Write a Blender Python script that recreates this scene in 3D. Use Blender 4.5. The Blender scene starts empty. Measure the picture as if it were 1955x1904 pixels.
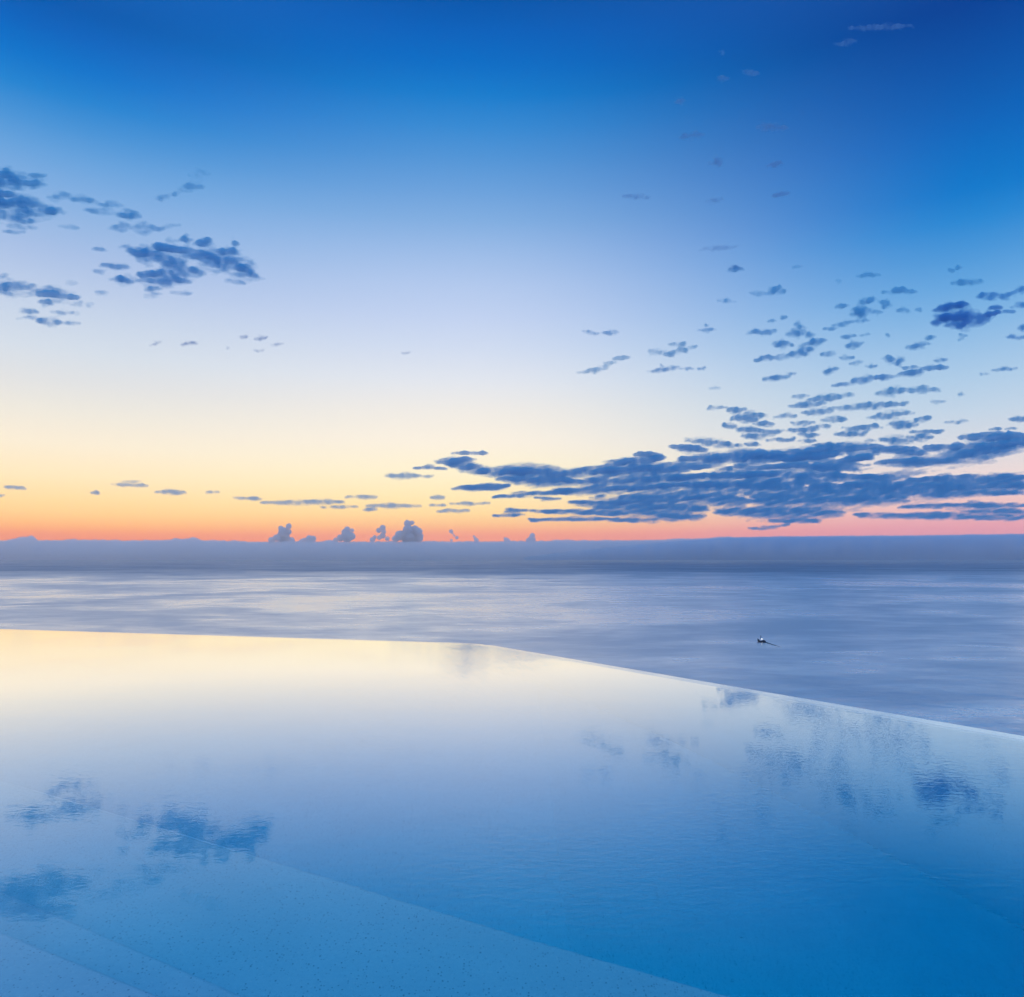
import bpy, bmesh, math, random
import numpy as np
from mathutils import Vector

random.seed(4)
scene = bpy.context.scene
COL = scene.collection
R = math.radians

# ------------------------------------------------------------------ camera
F = 1350.0                    # focal length in photo pixels (photo taken as 1955 x 1904)
PITCH = R(4.0)                # looking slightly down, lens shifted up
HORIZON_ROW = 1066.0
AXIS_ROW = HORIZON_ROW + F * math.tan(PITCH)
EYE = Vector((0.0, 0.0, 1.6))
SEA_Z = -104.0

cam_data = bpy.data.cameras.new("camera")
cam = bpy.data.objects.new("camera", cam_data)
COL.objects.link(cam)
cam.location = EYE
cam.rotation_euler = (R(90) - PITCH, 0, 0)
cam_data.sensor_fit = 'HORIZONTAL'
cam_data.sensor_width = 36.0
cam_data.lens = 36.0 * F / 1955.0
cam_data.shift_y = (AXIS_ROW - 952.0) / 1955.0
cam_data.clip_start = 0.1
cam_data.clip_end = 400000.0
scene.camera = cam


def ray(px, py):
    """unit direction through a photo pixel"""
    xs = (px - 977.5) / F
    ys = -(py - AXIS_ROW) / F
    c, s = math.cos(PITCH), math.sin(PITCH)
    return Vector((xs, c + ys * s, -s + ys * c)).normalized()


def on_plane(px, py, z):
    d = ray(px, py)
    return EYE + d * ((z - EYE.z) / d.z)


def under_water(px, py, depth):
    """where the sight line through a pixel meets the level -depth after bending at the water surface"""
    d = ray(px, py)
    p = EYE + d * ((0.0 - EYE.z) / d.z)
    h = Vector((d.x, d.y, 0))
    sin_i = h.length
    sin_t = sin_i / 1.33
    tan_t = sin_t / math.sqrt(1 - sin_t * sin_t)
    return p + h.normalized() * depth * tan_t + Vector((0, 0, -depth))


# ------------------------------------------------------------------ sky
def lin(c):
    out = []
    for v in c:
        v = v / 255.0
        out.append(v / 12.92 if v <= 0.04045 else ((v + 0.055) / 1.055) ** 2.4)
    return out


HAZE = 1.3e-5                 # thickness of the sea air, per metre
SKY_LEFT = [(0, 0, 90, 174), (60, 0, 101, 190), (121, 8, 116, 202), (181, 40, 132, 208), (242, 76, 148, 214),
            (302, 106, 163, 220), (363, 130, 174, 224), (423, 150, 183, 226), (484, 169, 192, 229), (545, 186, 203, 231),
            (605, 200, 213, 232), (665, 212, 221, 232), (726, 224, 225, 226), (786, 238, 232, 220), (847, 250, 236, 212),
            (907, 254, 231, 190), (950, 255, 220, 164), (980, 254, 206, 146), (1002, 250, 182, 130), (1022, 240, 146, 122)]
SKY_MID = [(0, 0, 88, 172), (60, 0, 99, 188), (121, 5, 110, 197), (181, 30, 125, 204), (242, 58, 138, 210),
           (302, 84, 149, 214), (363, 108, 161, 219), (423, 131, 174, 224), (484, 157, 188, 231),
           (545, 178, 200, 236), (605, 193, 209, 239), (665, 208, 219, 239), (726, 225, 229, 237), (786, 240, 235, 228),
           (847, 251, 240, 222), (907, 254, 240, 204), (950, 255, 231, 180), (980, 254, 218, 160),
           (1002, 249, 192, 144), (1022, 238, 155, 138)]
SKY_RIGHT = [(0, 0, 66, 148), (60, 0, 75, 158), (121, 0, 84, 168), (181, 0, 93, 177), (242, 0, 102, 187),
             (302, 0, 112, 195), (363, 12, 121, 202), (423, 46, 136, 210), (484, 78, 151, 216),
             (545, 104, 166, 222), (605, 130, 180, 226), (665, 155, 193, 229), (726, 176, 204, 230),
             (786, 195, 212, 229), (847, 215, 217, 224), (907, 235, 217, 214), (968, 236, 192, 190),
             (1010, 226, 160, 172)]
ZENITH = (0.20, 0.57, 1.05)  # overhead sky out of view, brightened to light the pool floor
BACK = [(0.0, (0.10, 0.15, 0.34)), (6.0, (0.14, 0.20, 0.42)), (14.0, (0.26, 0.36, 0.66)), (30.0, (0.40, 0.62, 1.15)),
        (55.0, (0.30, 0.61, 1.18)), (90.0, ZENITH)]  # unseen sky behind the camera, its upper part brightened as fill light

world = bpy.data.worlds.new("World")
scene.world = world
world.use_nodes = True
nt = world.node_tree
nt.nodes.clear()


def N(tree, kind, **kw):
    n = tree.nodes.new(kind)
    for k, v in kw.items():
        setattr(n, k, v)
    return n


def math_node(tree, op, a, b=None, clamp=False):
    n = N(tree, 'ShaderNodeMath', operation=op, use_clamp=clamp)
    for i, v in enumerate((a, b)):
        if v is None:
            continue
        if isinstance(v, (int, float)):
            n.inputs[i].default_value = v
        else:
            tree.links.new(v, n.inputs[i])
    return n.outputs[0]


def map_range(tree, v, a, b, c=0.0, d=1.0, interp='SMOOTHSTEP'):
    n = N(tree, 'ShaderNodeMapRange', interpolation_type=interp)
    tree.links.new(v, n.inputs[0])
    for i, x in zip((1, 2, 3, 4), (a, b, c, d)):
        n.inputs[i].default_value = x
    return n.outputs[0]


def ramp(tree, fac, stops):
    n = N(tree, 'ShaderNodeValToRGB')
    n.color_ramp.interpolation = 'LINEAR'
    el = n.color_ramp.elements
    stops = sorted(stops)
    el[0].position, el[1].position = stops[0][0], stops[-1][0]
    el[0].color = (*stops[0][1], 1)
    el[1].color = (*stops[-1][1], 1)
    for p, c in stops[1:-1]:
        e = el.new(p)
        e.color = (*c, 1)
    tree.links.new(fac, n.inputs[0])
    return n.outputs[0]


def mix_rgb(tree, fac, a, b):
    n = N(tree, 'ShaderNodeMix', data_type='RGBA')
    for s, v in ((n.inputs[0], fac), (n.inputs[6], a), (n.inputs[7], b)):
        if isinstance(v, (int, float)):
            s.default_value = v
        elif isinstance(v, tuple):
            s.default_value = (*v, 1)
        else:
            tree.links.new(v, s)
    return n.outputs[2]


def column(samples, px):
    out = []
    for y, *c in samples:
        d = ray(px, y)
        t = math.exp(-HAZE * min(38600.0, 1190.0 / d.z))
        out.append((math.degrees(math.asin(d.z)) / 90.0,
                    tuple(max((v - (1 - t) * g) / t, 0.0) for v, g in zip(lin(c), (0.25, 0.27, 0.40)))))
    out.sort()
    out.insert(0, (0.0, out[0][1]))
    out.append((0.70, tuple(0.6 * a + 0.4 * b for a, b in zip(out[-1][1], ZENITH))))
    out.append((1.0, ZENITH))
    return out


tc = N(nt, 'ShaderNodeTexCoord')
sep = N(nt, 'ShaderNodeSeparateXYZ')
nt.links.new(tc.outputs['Generated'], sep.inputs[0])
el_deg = math_node(nt, 'MULTIPLY', math_node(nt, 'ARCSINE', sep.outputs[2]), 180 / math.pi)
el01 = math_node(nt, 'DIVIDE', el_deg, 90.0, clamp=True)
az = math_node(nt, 'MULTIPLY', math_node(nt, 'ARCTAN2', sep.outputs[0], sep.outputs[1]), 180 / math.pi)
c_left = ramp(nt, el01, column(SKY_LEFT, 115))
c_mid = ramp(nt, el01, column(SKY_MID, 883))
c_right = ramp(nt, el01, column(SKY_RIGHT, 1840))
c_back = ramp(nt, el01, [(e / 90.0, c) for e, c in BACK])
c = mix_rgb(nt, map_range(nt, az, -33, -4), c_left, c_mid)
c = mix_rgb(nt, map_range(nt, az, -4, 33), c, c_right)
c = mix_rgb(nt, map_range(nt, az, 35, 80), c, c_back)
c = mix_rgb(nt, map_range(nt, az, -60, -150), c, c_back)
c = mix_rgb(nt, map_range(nt, sep.outputs[2], -0.002, -0.02), c, (0.03, 0.06, 0.13))
bg_glow = N(nt, 'ShaderNodeBackground')
nt.links.new(c, bg_glow.inputs[0])
bg_glow.inputs[1].default_value = 1.0
SUN_AZ = -30.0
sky = N(nt, 'ShaderNodeTexSky', sky_type='NISHITA')
sky.sun_disc = False
sky.sun_elevation = R(-2.0)
sky.sun_rotation = R(SUN_AZ)
bg_sky = N(nt, 'ShaderNodeBackground')
nt.links.new(sky.outputs[0], bg_sky.inputs[0])
bg_sky.inputs[1].default_value = 0.01
addw = N(nt, 'ShaderNodeAddShader')
nt.links.new(bg_glow.outputs[0], addw.inputs[0])
nt.links.new(bg_sky.outputs[0], addw.inputs[1])
outw = N(nt, 'ShaderNodeOutputWorld')
nt.links.new(addw.outputs[0], outw.inputs[0])

# the sun has just gone below the horizon on the left
sun_data = bpy.data.lights.new("sun", 'SUN')
sun_data.energy = 0.5
sun_data.angle = R(0.5)
sun_data.color = (1.0, 0.72, 0.5)
sun = bpy.data.objects.new("sun", sun_data)
COL.objects.link(sun)
sd = Vector((math.sin(R(SUN_AZ)) * math.cos(R(-2)), math.cos(R(SUN_AZ)) * math.cos(R(-2)), math.sin(R(-2))))
sun.rotation_euler = sd.to_track_quat('Z', 'Y').to_euler()
sun.location = (0, 0, 50)

scene.view_settings.view_transform = 'Standard'
scene.view_settings.look = 'None'
scene.view_settings.exposure = 0.0
scene.view_settings.gamma = 1.0
scene.render.engine = 'CYCLES'
cy = scene.cycles
cy.max_bounces = 16
cy.diffuse_bounces = 6
cy.glossy_bounces = 5
cy.transmission_bounces = 8
cy.volume_bounces = 8
cy.transparent_max_bounces = 64
cy.caustics_refractive = True
cy.caustics_reflective = True
cy.use_denoising = True


# ------------------------------------------------------------------ helpers
def tag(o, label=None, cat=None, group=None, kind=None):
    if label:
        o["label"] = label
    if cat:
        o["category"] = cat
    if group:
        o["group"] = group
    if kind:
        o["kind"] = kind
    return o


def link(name, me, m=None, parent=None):
    o = bpy.data.objects.new(name, me)
    COL.objects.link(o)
    if m:
        me.materials.append(m)
    if parent:
        o.parent = parent
    return o


def from_bm(name, bm, m=None, parent=None, smooth=False):
    me = bpy.data.meshes.new(name)
    bmesh.ops.recalc_face_normals(bm, faces=bm.faces)
    bm.to_mesh(me)
    bm.free()
    if smooth:
        for p in me.polygons:
            p.use_smooth = True
    return link(name, me, m, parent)


def from_arrays(name, verts, quads, m=None, parent=None, smooth=True, fix=False):
    me = bpy.data.meshes.new(name)
    me.vertices.add(len(verts))
    me.vertices.foreach_set("co", np.asarray(verts, np.float32).ravel())
    nq = len(quads)
    me.loops.add(nq * 4)
    me.loops.foreach_set("vertex_index", np.asarray(quads, np.int32).ravel())
    me.polygons.add(nq)
    me.polygons.foreach_set("loop_start", np.arange(0, nq * 4, 4, dtype=np.int32))
    me.polygons.foreach_set("loop_total", np.full(nq, 4, np.int32))
    if smooth:
        me.polygons.foreach_set("use_smooth", np.ones(nq, bool))
    me.update(calc_edges=True)
    me.validate()
    if fix:
        bm = bmesh.new()
        bm.from_mesh(me)
        bmesh.ops.recalc_face_normals(bm, faces=bm.faces)
        bm.to_mesh(me)
        bm.free()
    return link(name, me, m, parent)


def new_mat(name):
    m = bpy.data.materials.new(name)
    m.use_nodes = True
    m.node_tree.nodes.clear()
    out = N(m.node_tree, 'ShaderNodeOutputMaterial')
    return m, m.node_tree, out


def simple_mat(name, color, rough=0.5, var=0.15, scale=4.0):
    m, t, out = new_mat(name)
    p = N(t, 'ShaderNodeBsdfPrincipled')
    co = N(t, 'ShaderNodeTexCoord')
    nz = N(t, 'ShaderNodeTexNoise')
    nz.inputs['Scale'].default_value = scale
    nz.inputs['Detail'].default_value = 4
    t.links.new(co.outputs['Object'], nz.inputs['Vector'])
    dark = tuple(v * (1 - var) for v in color)
    lite = tuple(min(1, v * (1 + var)) for v in color)
    t.links.new(mix_rgb(t, nz.outputs['Fac'], dark, lite), p.inputs['Base Color'])
    p.inputs['Roughness'].default_value = rough
    t.links.new(p.outputs[0], out.inputs['Surface'])
    return m


def noise_tex(t, vec, scale, detail=3.0, rough=0.5, stretch=None, distortion=0.0, loc=None):
    if stretch or loc:
        mp = N(t, 'ShaderNodeMapping')
        t.links.new(vec, mp.inputs[0])
        if stretch:
            mp.inputs['Scale'].default_value = stretch
        if loc:
            mp.inputs['Location'].default_value = loc
        vec = mp.outputs[0]
    n = N(t, 'ShaderNodeTexNoise')
    n.inputs['Scale'].default_value = scale
    n.inputs['Detail'].default_value = detail
    n.inputs['Roughness'].default_value = rough
    n.inputs['Distortion'].default_value = distortion
    t.links.new(vec, n.inputs['Vector'])
    return n.outputs['Fac']


# ------------------------------------------------------------------ sea
def sea_material():
    m, t, out = new_mat("sea_water")
    co = N(t, 'ShaderNodeTexCoord').outputs['Object']
    # wind lanes and slicks: long patches of rougher and calmer water
    a = noise_tex(t, co, 0.0011, 6, 0.6, (0.7, 1.0, 1.0), 0.8)
    b = noise_tex(t, co, 0.0045, 6, 0.62, (0.8, 1.0, 1.0), 0.6, (31, 7, 0))
    f = noise_tex(t, co, 0.028, 5, 0.65, (0.4, 1.0, 1.0), 0.5, (3, 17, 0))
    ab = math_node(t, 'ADD', math_node(t, 'MULTIPLY', a, 0.5), math_node(t, 'MULTIPLY', b, 0.32))
    ab = math_node(t, 'ADD', ab, math_node(t, 'MULTIPLY', f, 0.18))
    calm = map_range(t, ab, 0.40, 0.62, 0.0, 1.0)
    rough = map_range(t, calm, 0, 1, 0.36, 0.22, 'LINEAR')
    sp = N(t, 'ShaderNodeSeparateXYZ')
    t.links.new(co, sp.inputs[0])
    offshore = map_range(t, sp.outputs[1], 2600, 6500)
    rough = math_node(t, 'ADD', rough, math_node(t, 'MULTIPLY', offshore, 0.12))
    w1 = noise_tex(t, co, 0.05, 4, 0.55, (0.6, 1, 1), 0.3)
    w2 = noise_tex(t, co, 0.30, 3, 0.55, (0.7, 1, 1), 0.2)
    h = math_node(t, 'ADD', math_node(t, 'MULTIPLY', w1, 3.0), math_node(t, 'MULTIPLY', w2, 0.5))
    bp = N(t, 'ShaderNodeBump')
    bp.inputs['Strength'].default_value = 0.7
    bp.inputs['Distance'].default_value = 0.7
    t.links.new(h, bp.inputs['Height'])
    gl = N(t, 'ShaderNodeBsdfAnisotropic', distribution='MULTI_GGX')
    gl.inputs['Color'].default_value = (0.90, 0.91, 0.93, 1)
    t.links.new(rough, gl.inputs['Roughness'])
    df = N(t, 'ShaderNodeBsdfDiffuse')
    df.inputs['Color'].default_value = (0.015, 0.06, 0.13, 1)
    fr = N(t, 'ShaderNodeFresnel')
    fr.inputs['IOR'].default_value = 1.33
    for q in (gl, df, fr):
        t.links.new(bp.outputs[0], q.inputs['Normal'])
    mx = N(t, 'ShaderNodeMixShader')
    t.links.new(math_node(t, 'MULTIPLY', math_node(t, 'POWER', fr.outputs[0], 1.45), math_node(t, 'MULTIPLY', map_range(t, calm, 0, 1, 0.70, 1.12, 'LINEAR'),
                                                                   map_range(t, offshore, 0, 1, 1.0, 0.48, 'LINEAR')), clamp=True), mx.inputs[0])
    t.links.new(df.outputs[0], mx.inputs[1])
    t.links.new(gl.outputs[0], mx.inputs[2])
    t.links.new(mx.outputs[0], out.inputs['Surface'])
    return m


M_SEA = sea_material()
bm = bmesh.new()
ys = [30, 300, 1000, 3000, 9000, 20000, 38000]
prev = None
for y in [-20000, -4000] + ys:
    row = [bm.verts.new((x, y, SEA_Z)) for x in (-45000, -15000, -3000, 0, 3000, 15000, 45000)]
    if prev:
        for i in range(len(row) - 1):
            bm.faces.new((prev[i], prev[i + 1], row[i + 1], row[i]))
    prev = row
sea = from_bm("sea", bm, M_SEA)
tag(sea, "calm blue grey sea reaching to the horizon beyond the pool", "sea", kind="structure")

# ------------------------------------------------------------------ sea haze
m, t, out = new_mat("sea_haze")
pv = N(t, 'ShaderNodeVolumePrincipled')
pv.inputs['Color'].default_value = (0.97, 0.97, 0.98, 1)
pv.inputs['Density'].default_value = HAZE
pv.inputs['Density Attribute'].default_value = ""
pv.inputs['Anisotropy'].default_value = 0.75
t.links.new(pv.outputs[0], out.inputs['Volume'])
bm = bmesh.new()
bmesh.ops.create_cube(bm, size=1.0)
for v in bm.verts:
    v.co = Vector((v.co.x * 91000, -20500 + (v.co.y + 0.5) * 58600, SEA_Z - 1 + (v.co.z + 0.5) * 1300))
tag(from_bm("haze", bm, m), "thin sea haze lying over the water out to the horizon", "haze", kind="stuff")

# ------------------------------------------------------------------ pool
DEEP = 2.3
LEDGE = 0.60
STEP_ONE = 0.37
STEP_TWO = 0.15
LIP = 0.25

corner = on_plane(920, 1229, 0)
left_pt = on_plane(0, 1201, 0)
right_pt = on_plane(1955, 1405.5, 0)
left_end = corner + (left_pt - corner) * 1.35
right_end = corner + (right_pt - corner) * 1.42
NEAR_Y = 1.35


def pool_floor_material():
    m, t, out = new_mat("pebble_plaster")
    p = N(t, 'ShaderNodeBsdfPrincipled')
    p.inputs['Roughness'].default_value = 0.7
    co = N(t, 'ShaderNodeTexCoord').outputs['Object']
    big = noise_tex(t, co, 1.6, 5, 0.6)
    fine = noise_tex(t, co, 45, 3, 0.6)
    vor = N(t, 'ShaderNodeTexVoronoi')
    vor.inputs['Scale'].default_value = 80
    t.links.new(co, vor.inputs['Vector'])
    vsep = N(t, 'ShaderNodeSeparateColor')
    t.links.new(vor.outputs['Color'], vsep.inputs[0])
    near_c = math_node(t, 'LESS_THAN', vor.outputs['Distance'], 0.36)
    dark_p = math_node(t, 'MULTIPLY', math_node(t, 'GREATER_THAN', vsep.outputs[0], 0.76), near_c)
    lite_p = math_node(t, 'MULTIPLY', math_node(t, 'LESS_THAN', vsep.outputs[0], 0.16), near_c)
    base = mix_rgb(t, map_range(t, big, 0.3, 0.7), (0.74, 0.84, 0.88), (0.84, 0.91, 0.94))
    base = mix_rgb(t, math_node(t, 'MULTIPLY', map_range(t, fine, 0.35, 0.7), 0.45), base, (0.66, 0.76, 0.81))
    base = mix_rgb(t, math_node(t, 'MULTIPLY', dark_p, map_range(t, vsep.outputs[1], 0, 1, 0.12, 0.6)), base, (0.18, 0.21, 0.26))
    base = mix_rgb(t, math_node(t, 'MULTIPLY', lite_p, 0.7), base, (0.93, 0.94, 0.95))
    t.links.new(base, p.inputs['Base Color'])
    t.links.new(p.outputs[0], out.inputs['Surface'])
    return m


def pool_water_material():
    m, t, out = new_mat("pool_water")
    co = N(t, 'ShaderNodeTexCoord').outputs['Object']
    w1 = noise_tex(t, co, 19.0, 2, 0.5, (0.55, 1, 1), 0.5)
    w2 = noise_tex(t, co, 44.0, 2, 0.5, (0.5, 1, 1), 0.4, (3, 9, 0))
    w3 = noise_tex(t, co, 1.3, 2, 0.5, (0.7, 1, 1), 0.3, (13, 2, 0))
    gust = map_range(t, noise_tex(t, co, 0.35, 2, 0.5, None, 0.3, (5, 1, 0)), 0.35, 0.65, 0.35, 1.15)
    h = math_node(t, 'ADD', math_node(t, 'MULTIPLY', w1, 1.0), math_node(t, 'MULTIPLY', w2, 0.42))
    spx = N(t, 'ShaderNodeSeparateXYZ')
    t.links.new(co, spx.inputs[0])
    gust = math_node(t, 'MULTIPLY', gust, map_range(t, spx.outputs[1], 8.5, 13.0, 0.9, 2.6))
    h = math_node(t, 'MULTIPLY', h, gust)
    h = math_node(t, 'ADD', h, math_node(t, 'MULTIPLY', w3, 1.2))
    bp = N(t, 'ShaderNodeBump')
    bp.inputs['Strength'].default_value = 1.0
    bp.inputs['Distance'].default_value = 0.0007
    t.links.new(h, bp.inputs['Height'])
    fr = N(t, 'ShaderNodeFresnel')
    fr.inputs['IOR'].default_value = 1.33
    t.links.new(bp.outputs[0], fr.inputs['Normal'])
    fac = math_node(t, 'MULTIPLY', fr.outputs[0], 2.5, clamp=True)
    gl = N(t, 'ShaderNodeBsdfGlossy')
    gl.inputs['Roughness'].default_value = 0.02
    gl.inputs['Color'].default_value = (1, 1, 1, 1)
    rf = N(t, 'ShaderNodeBsdfRefraction')
    rf.inputs['IOR'].default_value = 1.33
    rf.inputs['Roughness'].default_value = 0.0
    rf.inputs['Color'].default_value = (1, 1, 1, 1)
    for s in (gl, rf):
        t.links.new(bp.outputs[0], s.inputs['Normal'])
    mx = N(t, 'ShaderNodeMixShader')
    t.links.new(fac, mx.inputs[0])
    t.links.new(rf.outputs[0], mx.inputs[1])
    t.links.new(gl.outputs[0], mx.inputs[2])
    t.links.new(mx.outputs[0], out.inputs['Surface'])
    va = N(t, 'ShaderNodeVolumeAbsorption')
    va.inputs['Color'].default_value = (0.16, 0.955, 0.990, 1)
    va.inputs['Density'].default_value = 0.75
    t.links.new(va.outputs[0], out.inputs['Volume'])
    return m


def wet_stone_material():
    """white stone under a running film of water"""
    m, t, out = new_mat("wet_lip_stone")
    co = N(t, 'ShaderNodeTexCoord').outputs['Object']
    nz = noise_tex(t, co, 6.0, 4, 0.6)
    df = N(t, 'ShaderNodeBsdfDiffuse')
    t.links.new(mix_rgb(t, nz, (0.78, 0.78, 0.79), (0.88, 0.88, 0.88)), df.inputs['Color'])
    bp = N(t, 'ShaderNodeBump')
    bp.inputs['Distance'].default_value = 0.001
    t.links.new(noise_tex(t, co, 30.0, 3, 0.5), bp.inputs['Height'])
    gl = N(t, 'ShaderNodeBsdfGlossy')
    gl.inputs['Roughness'].default_value = 0.12
    gl.inputs['Color'].default_value = (1, 1, 1, 1)
    t.links.new(bp.outputs[0], gl.inputs['Normal'])
    fr = N(t, 'ShaderNodeFresnel')
    fr.inputs['IOR'].default_value = 1.33
    mx = N(t, 'ShaderNodeMixShader')
    t.links.new(math_node(t, 'MULTIPLY', fr.outputs[0], 3.4, clamp=True), mx.inputs[0])
    t.links.new(df.outputs[0], mx.inputs[1])
    t.links.new(gl.outputs[0], mx.inputs[2])
    t.links.new(mx.outputs[0], out.inputs['Surface'])
    return m


M_FLOOR = pool_floor_material()
M_WATER = pool_water_material()
M_LIP = wet_stone_material()
M_DECK = simple_mat("pale_stone_paving", (0.45, 0.44, 0.42), 0.6, 0.12, 2.0)

pool = bpy.data.objects.new("infinity_pool", None)
COL.objects.link(pool)
pool.location = (0, 0, 0)
tag(pool, "infinity pool of still blue water with underwater steps, its edges overlooking the sea", "pool")


def xy(v):
    return Vector((v.x, v.y, 0))


def outline(inset):
    """pool outline moved inwards on the two overflow edges: left end, corner, right end, near right, near left"""
    d1 = xy(corner - left_end).normalized()
    d2 = xy(right_end - corner).normalized()
    n1 = Vector((d1.y, -d1.x, 0))      # pointing into the pool
    n2 = Vector((d2.y, -d2.x, 0))
    bis = (n1 + n2).normalized()
    k = inset / bis.dot(n1)
    c0 = xy(corner) + bis * k
    bend = [c0 - d1 * 0.45, c0 * 0.25 + (c0 - d1 * 0.45) * 0.5625 + (c0 + d2 * 0.45) * 0.1875,
            c0 * 0.5 + (c0 - d1 * 0.45) * 0.25 + (c0 + d2 * 0.45) * 0.25,
            c0 * 0.25 + (c0 - d1 * 0.45) * 0.1875 + (c0 + d2 * 0.45) * 0.5625, c0 + d2 * 0.45]
    return [xy(left_end) + n1 * inset] + bend + [xy(right_end) + n2 * inset,
            Vector((right_end.x - inset, NEAR_Y, 0)), Vector((left_end.x, NEAR_Y, 0))]


def prism(pts, z0, z1):
    bm = bmesh.new()
    lo = [bm.verts.new((p.x, p.y, z0)) for p in pts]
    hi = [bm.verts.new((p.x, p.y, z1)) for p in pts]
    n = len(pts)
    bm.faces.new(hi)
    bm.faces.new(list(reversed(lo)))
    for i in range(n):
        j = (i + 1) % n
        bm.faces.new((lo[i], lo[j], hi[j], hi[i]))
    return bm


# water: flat, then dipping gently as it slides over the lip
o_out, o_lip, o_mid = outline(0.0), outline(LIP), outline(LIP * 0.55)
bm = bmesh.new()
rings = [(o_lip, 0.0), (o_mid, -0.0001), (outline(0.02), -0.0003), (o_out, -0.0006), (o_out, -0.09), (outline(0.012), -DEEP - 3.4)]
rv = [[bm.verts.new((p.x, p.y, z)) for p in ring] for ring, z in rings]
bm.faces.new(rv[0])
for a, b in zip(rv, rv[1:]):
    for i in range(len(a)):
        j = (i + 1) % len(a)
        bm.faces.new((a[i], a[j], b[j], b[i]))
bm.faces.new(list(reversed(rv[-1])))
bmesh.ops.remove_doubles(bm, verts=bm.verts, dist=1e-5)
from_bm("water", bm, M_WATER, pool)

# basin
ins = outline(LIP)
bm = prism(outline(0.03), -DEEP - 0.3, -DEEP)
bmesh.ops.bisect_plane(bm, geom=bm.verts[:] + bm.edges[:] + bm.faces[:], plane_co=(0.4, 0, 0), plane_no=(1, 0, 0))
for v in bm.verts:
    v.co.z -= max(0.0, v.co.x - 0.4) * 0.42          # slope added to darken the water towards the right
from_bm("basin_floor", bm, M_FLOOR, pool)
o2 = outline(0.02)
for a, b in ((0, 4), (4, 6)):
    bm = prism(o2[a:b + 1] + ins[a:b + 1][::-1], -DEEP - 3.0, -0.006)
    from_bm("overflow_wall", bm, M_FLOOR, pool)


def lip_stone(i, k, width, z):
    oa, ob = outline(0.003), outline(width)
    bm = prism(oa[i:k + 1] + ob[i:k + 1][::-1], -0.005, z)
    from_bm("lip_stone", bm, M_LIP, pool)


lip_stone(0, 3, 0.07, 0.0008)
lip_stone(3, 6, 0.18, 0.0008)


def stair(p0, p1, depth, back, ext0, ext1, bottom):
    a, b = under_water(*p0, depth), under_water(*p1, depth)
    d = (b - a).normalized()
    a2, b2 = a - d * ext0, b + d * ext1
    n = Vector((d.y, -d.x, 0))
    if n.y > 0:
        n = -n
    poly = [a2, b2, b2 + n * back, a2 + n * back]
    poly = [Vector((q.x, max(q.y, NEAR_Y), 0)) for q in poly]
    bm = prism(poly, -bottom, -depth)
    bmesh.ops.recalc_face_normals(bm, faces=bm.faces)
    edges = [e for e in bm.edges if all(abs(v.co.z + depth) < 1e-6 for v in e.verts)]
    bmesh.ops.bevel(bm, geom=edges, offset=0.02, segments=3, affect='EDGES', profile=0.5)
    return bm


from_bm("ledge", stair((449, 1625), (1212, 1857), LEDGE, 9.0, 4.0, 4.0, DEEP + 0.02), M_FLOOR, pool)
from_bm("step", stair((112, 1748), (460, 1898), STEP_ONE, 7.0, 3.0, 3.0, LEDGE + 0.02), M_FLOOR, pool)
from_bm("step", stair((0, 1786), (265, 1898), STEP_TWO, 7.0, 3.0, 3.0, STEP_ONE + 0.02), M_FLOOR, pool)

# paved terrace where the photographer stands
bm = prism([Vector((left_end.x - 3, NEAR_Y + 0.02, 0)), Vector((right_end.x + 0.05, NEAR_Y + 0.02, 0)),
            Vector((right_end.x + 0.05, -6, 0)), Vector((left_end.x - 3, -6, 0))], -2.2, 0.05)
tag(from_bm("terrace", bm, M_DECK), "pale stone terrace along the near side of the pool", "terrace", kind="structure")


# ------------------------------------------------------------------ clouds
def vnoise(x, y, seed):
    xi, yi = np.floor(x).astype(np.int64), np.floor(y).astype(np.int64)
    fx, fy = x - xi, y - yi

    def grad(ix, iy, dx, dy):
        h = (ix * 374761393 + iy * 668265263 + seed * 1442695041) & 0x7FFFFFFF
        h = ((h ^ (h >> 13)) * 1274126177) & 0x7FFFFFFF
        h = (h ^ (h >> 16)) & 0xFFFF
        a = h / 65536.0 * 2 * np.pi
        return np.cos(a) * dx + np.sin(a) * dy
    u = fx * fx * fx * (fx * (fx * 6 - 15) + 10)
    v = fy * fy * fy * (fy * (fy * 6 - 15) + 10)
    n00, n10 = grad(xi, yi, fx, fy), grad(xi + 1, yi, fx - 1, fy)
    n01, n11 = grad(xi, yi + 1, fx, fy - 1), grad(xi + 1, yi + 1, fx - 1, fy - 1)
    return 1.4 * ((n00 * (1 - u) + n10 * u) * (1 - v) + (n01 * (1 - u) + n11 * u) * v)


def fbm(x, y, seed, octaves=4, gain=0.5):
    s, a, tot = 0, 1.0, 0
    for k in range(octaves):
        s = s + a * vnoise(x * 2 ** k, y * 2 ** k, seed + 17 * k)
        tot += a
        a *= gain
    return s / tot


def cloud_material(name, albedo, density):
    m, t, out = new_mat(name)
    albedo = tuple(min(0.97, v) for v in albedo)
    sc = N(t, 'ShaderNodeVolumeScatter')
    sc.inputs['Color'].default_value = (*albedo, 1)
    sc.inputs['Density'].default_value = density
    ab = N(t, 'ShaderNodeVolumeAbsorption')
    ab.inputs['Color'].default_value = (*albedo, 1)
    ab.inputs['Density'].default_value = density
    ad = N(t, 'ShaderNodeAddShader')
    t.links.new(sc.outputs[0], ad.inputs[0])
    t.links.new(ab.outputs[0], ad.inputs[1])
    t.links.new(ad.outputs[0], out.inputs['Volume'])
    return m


ALT = 1500.0          # height of the cloud deck above the eye


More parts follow.
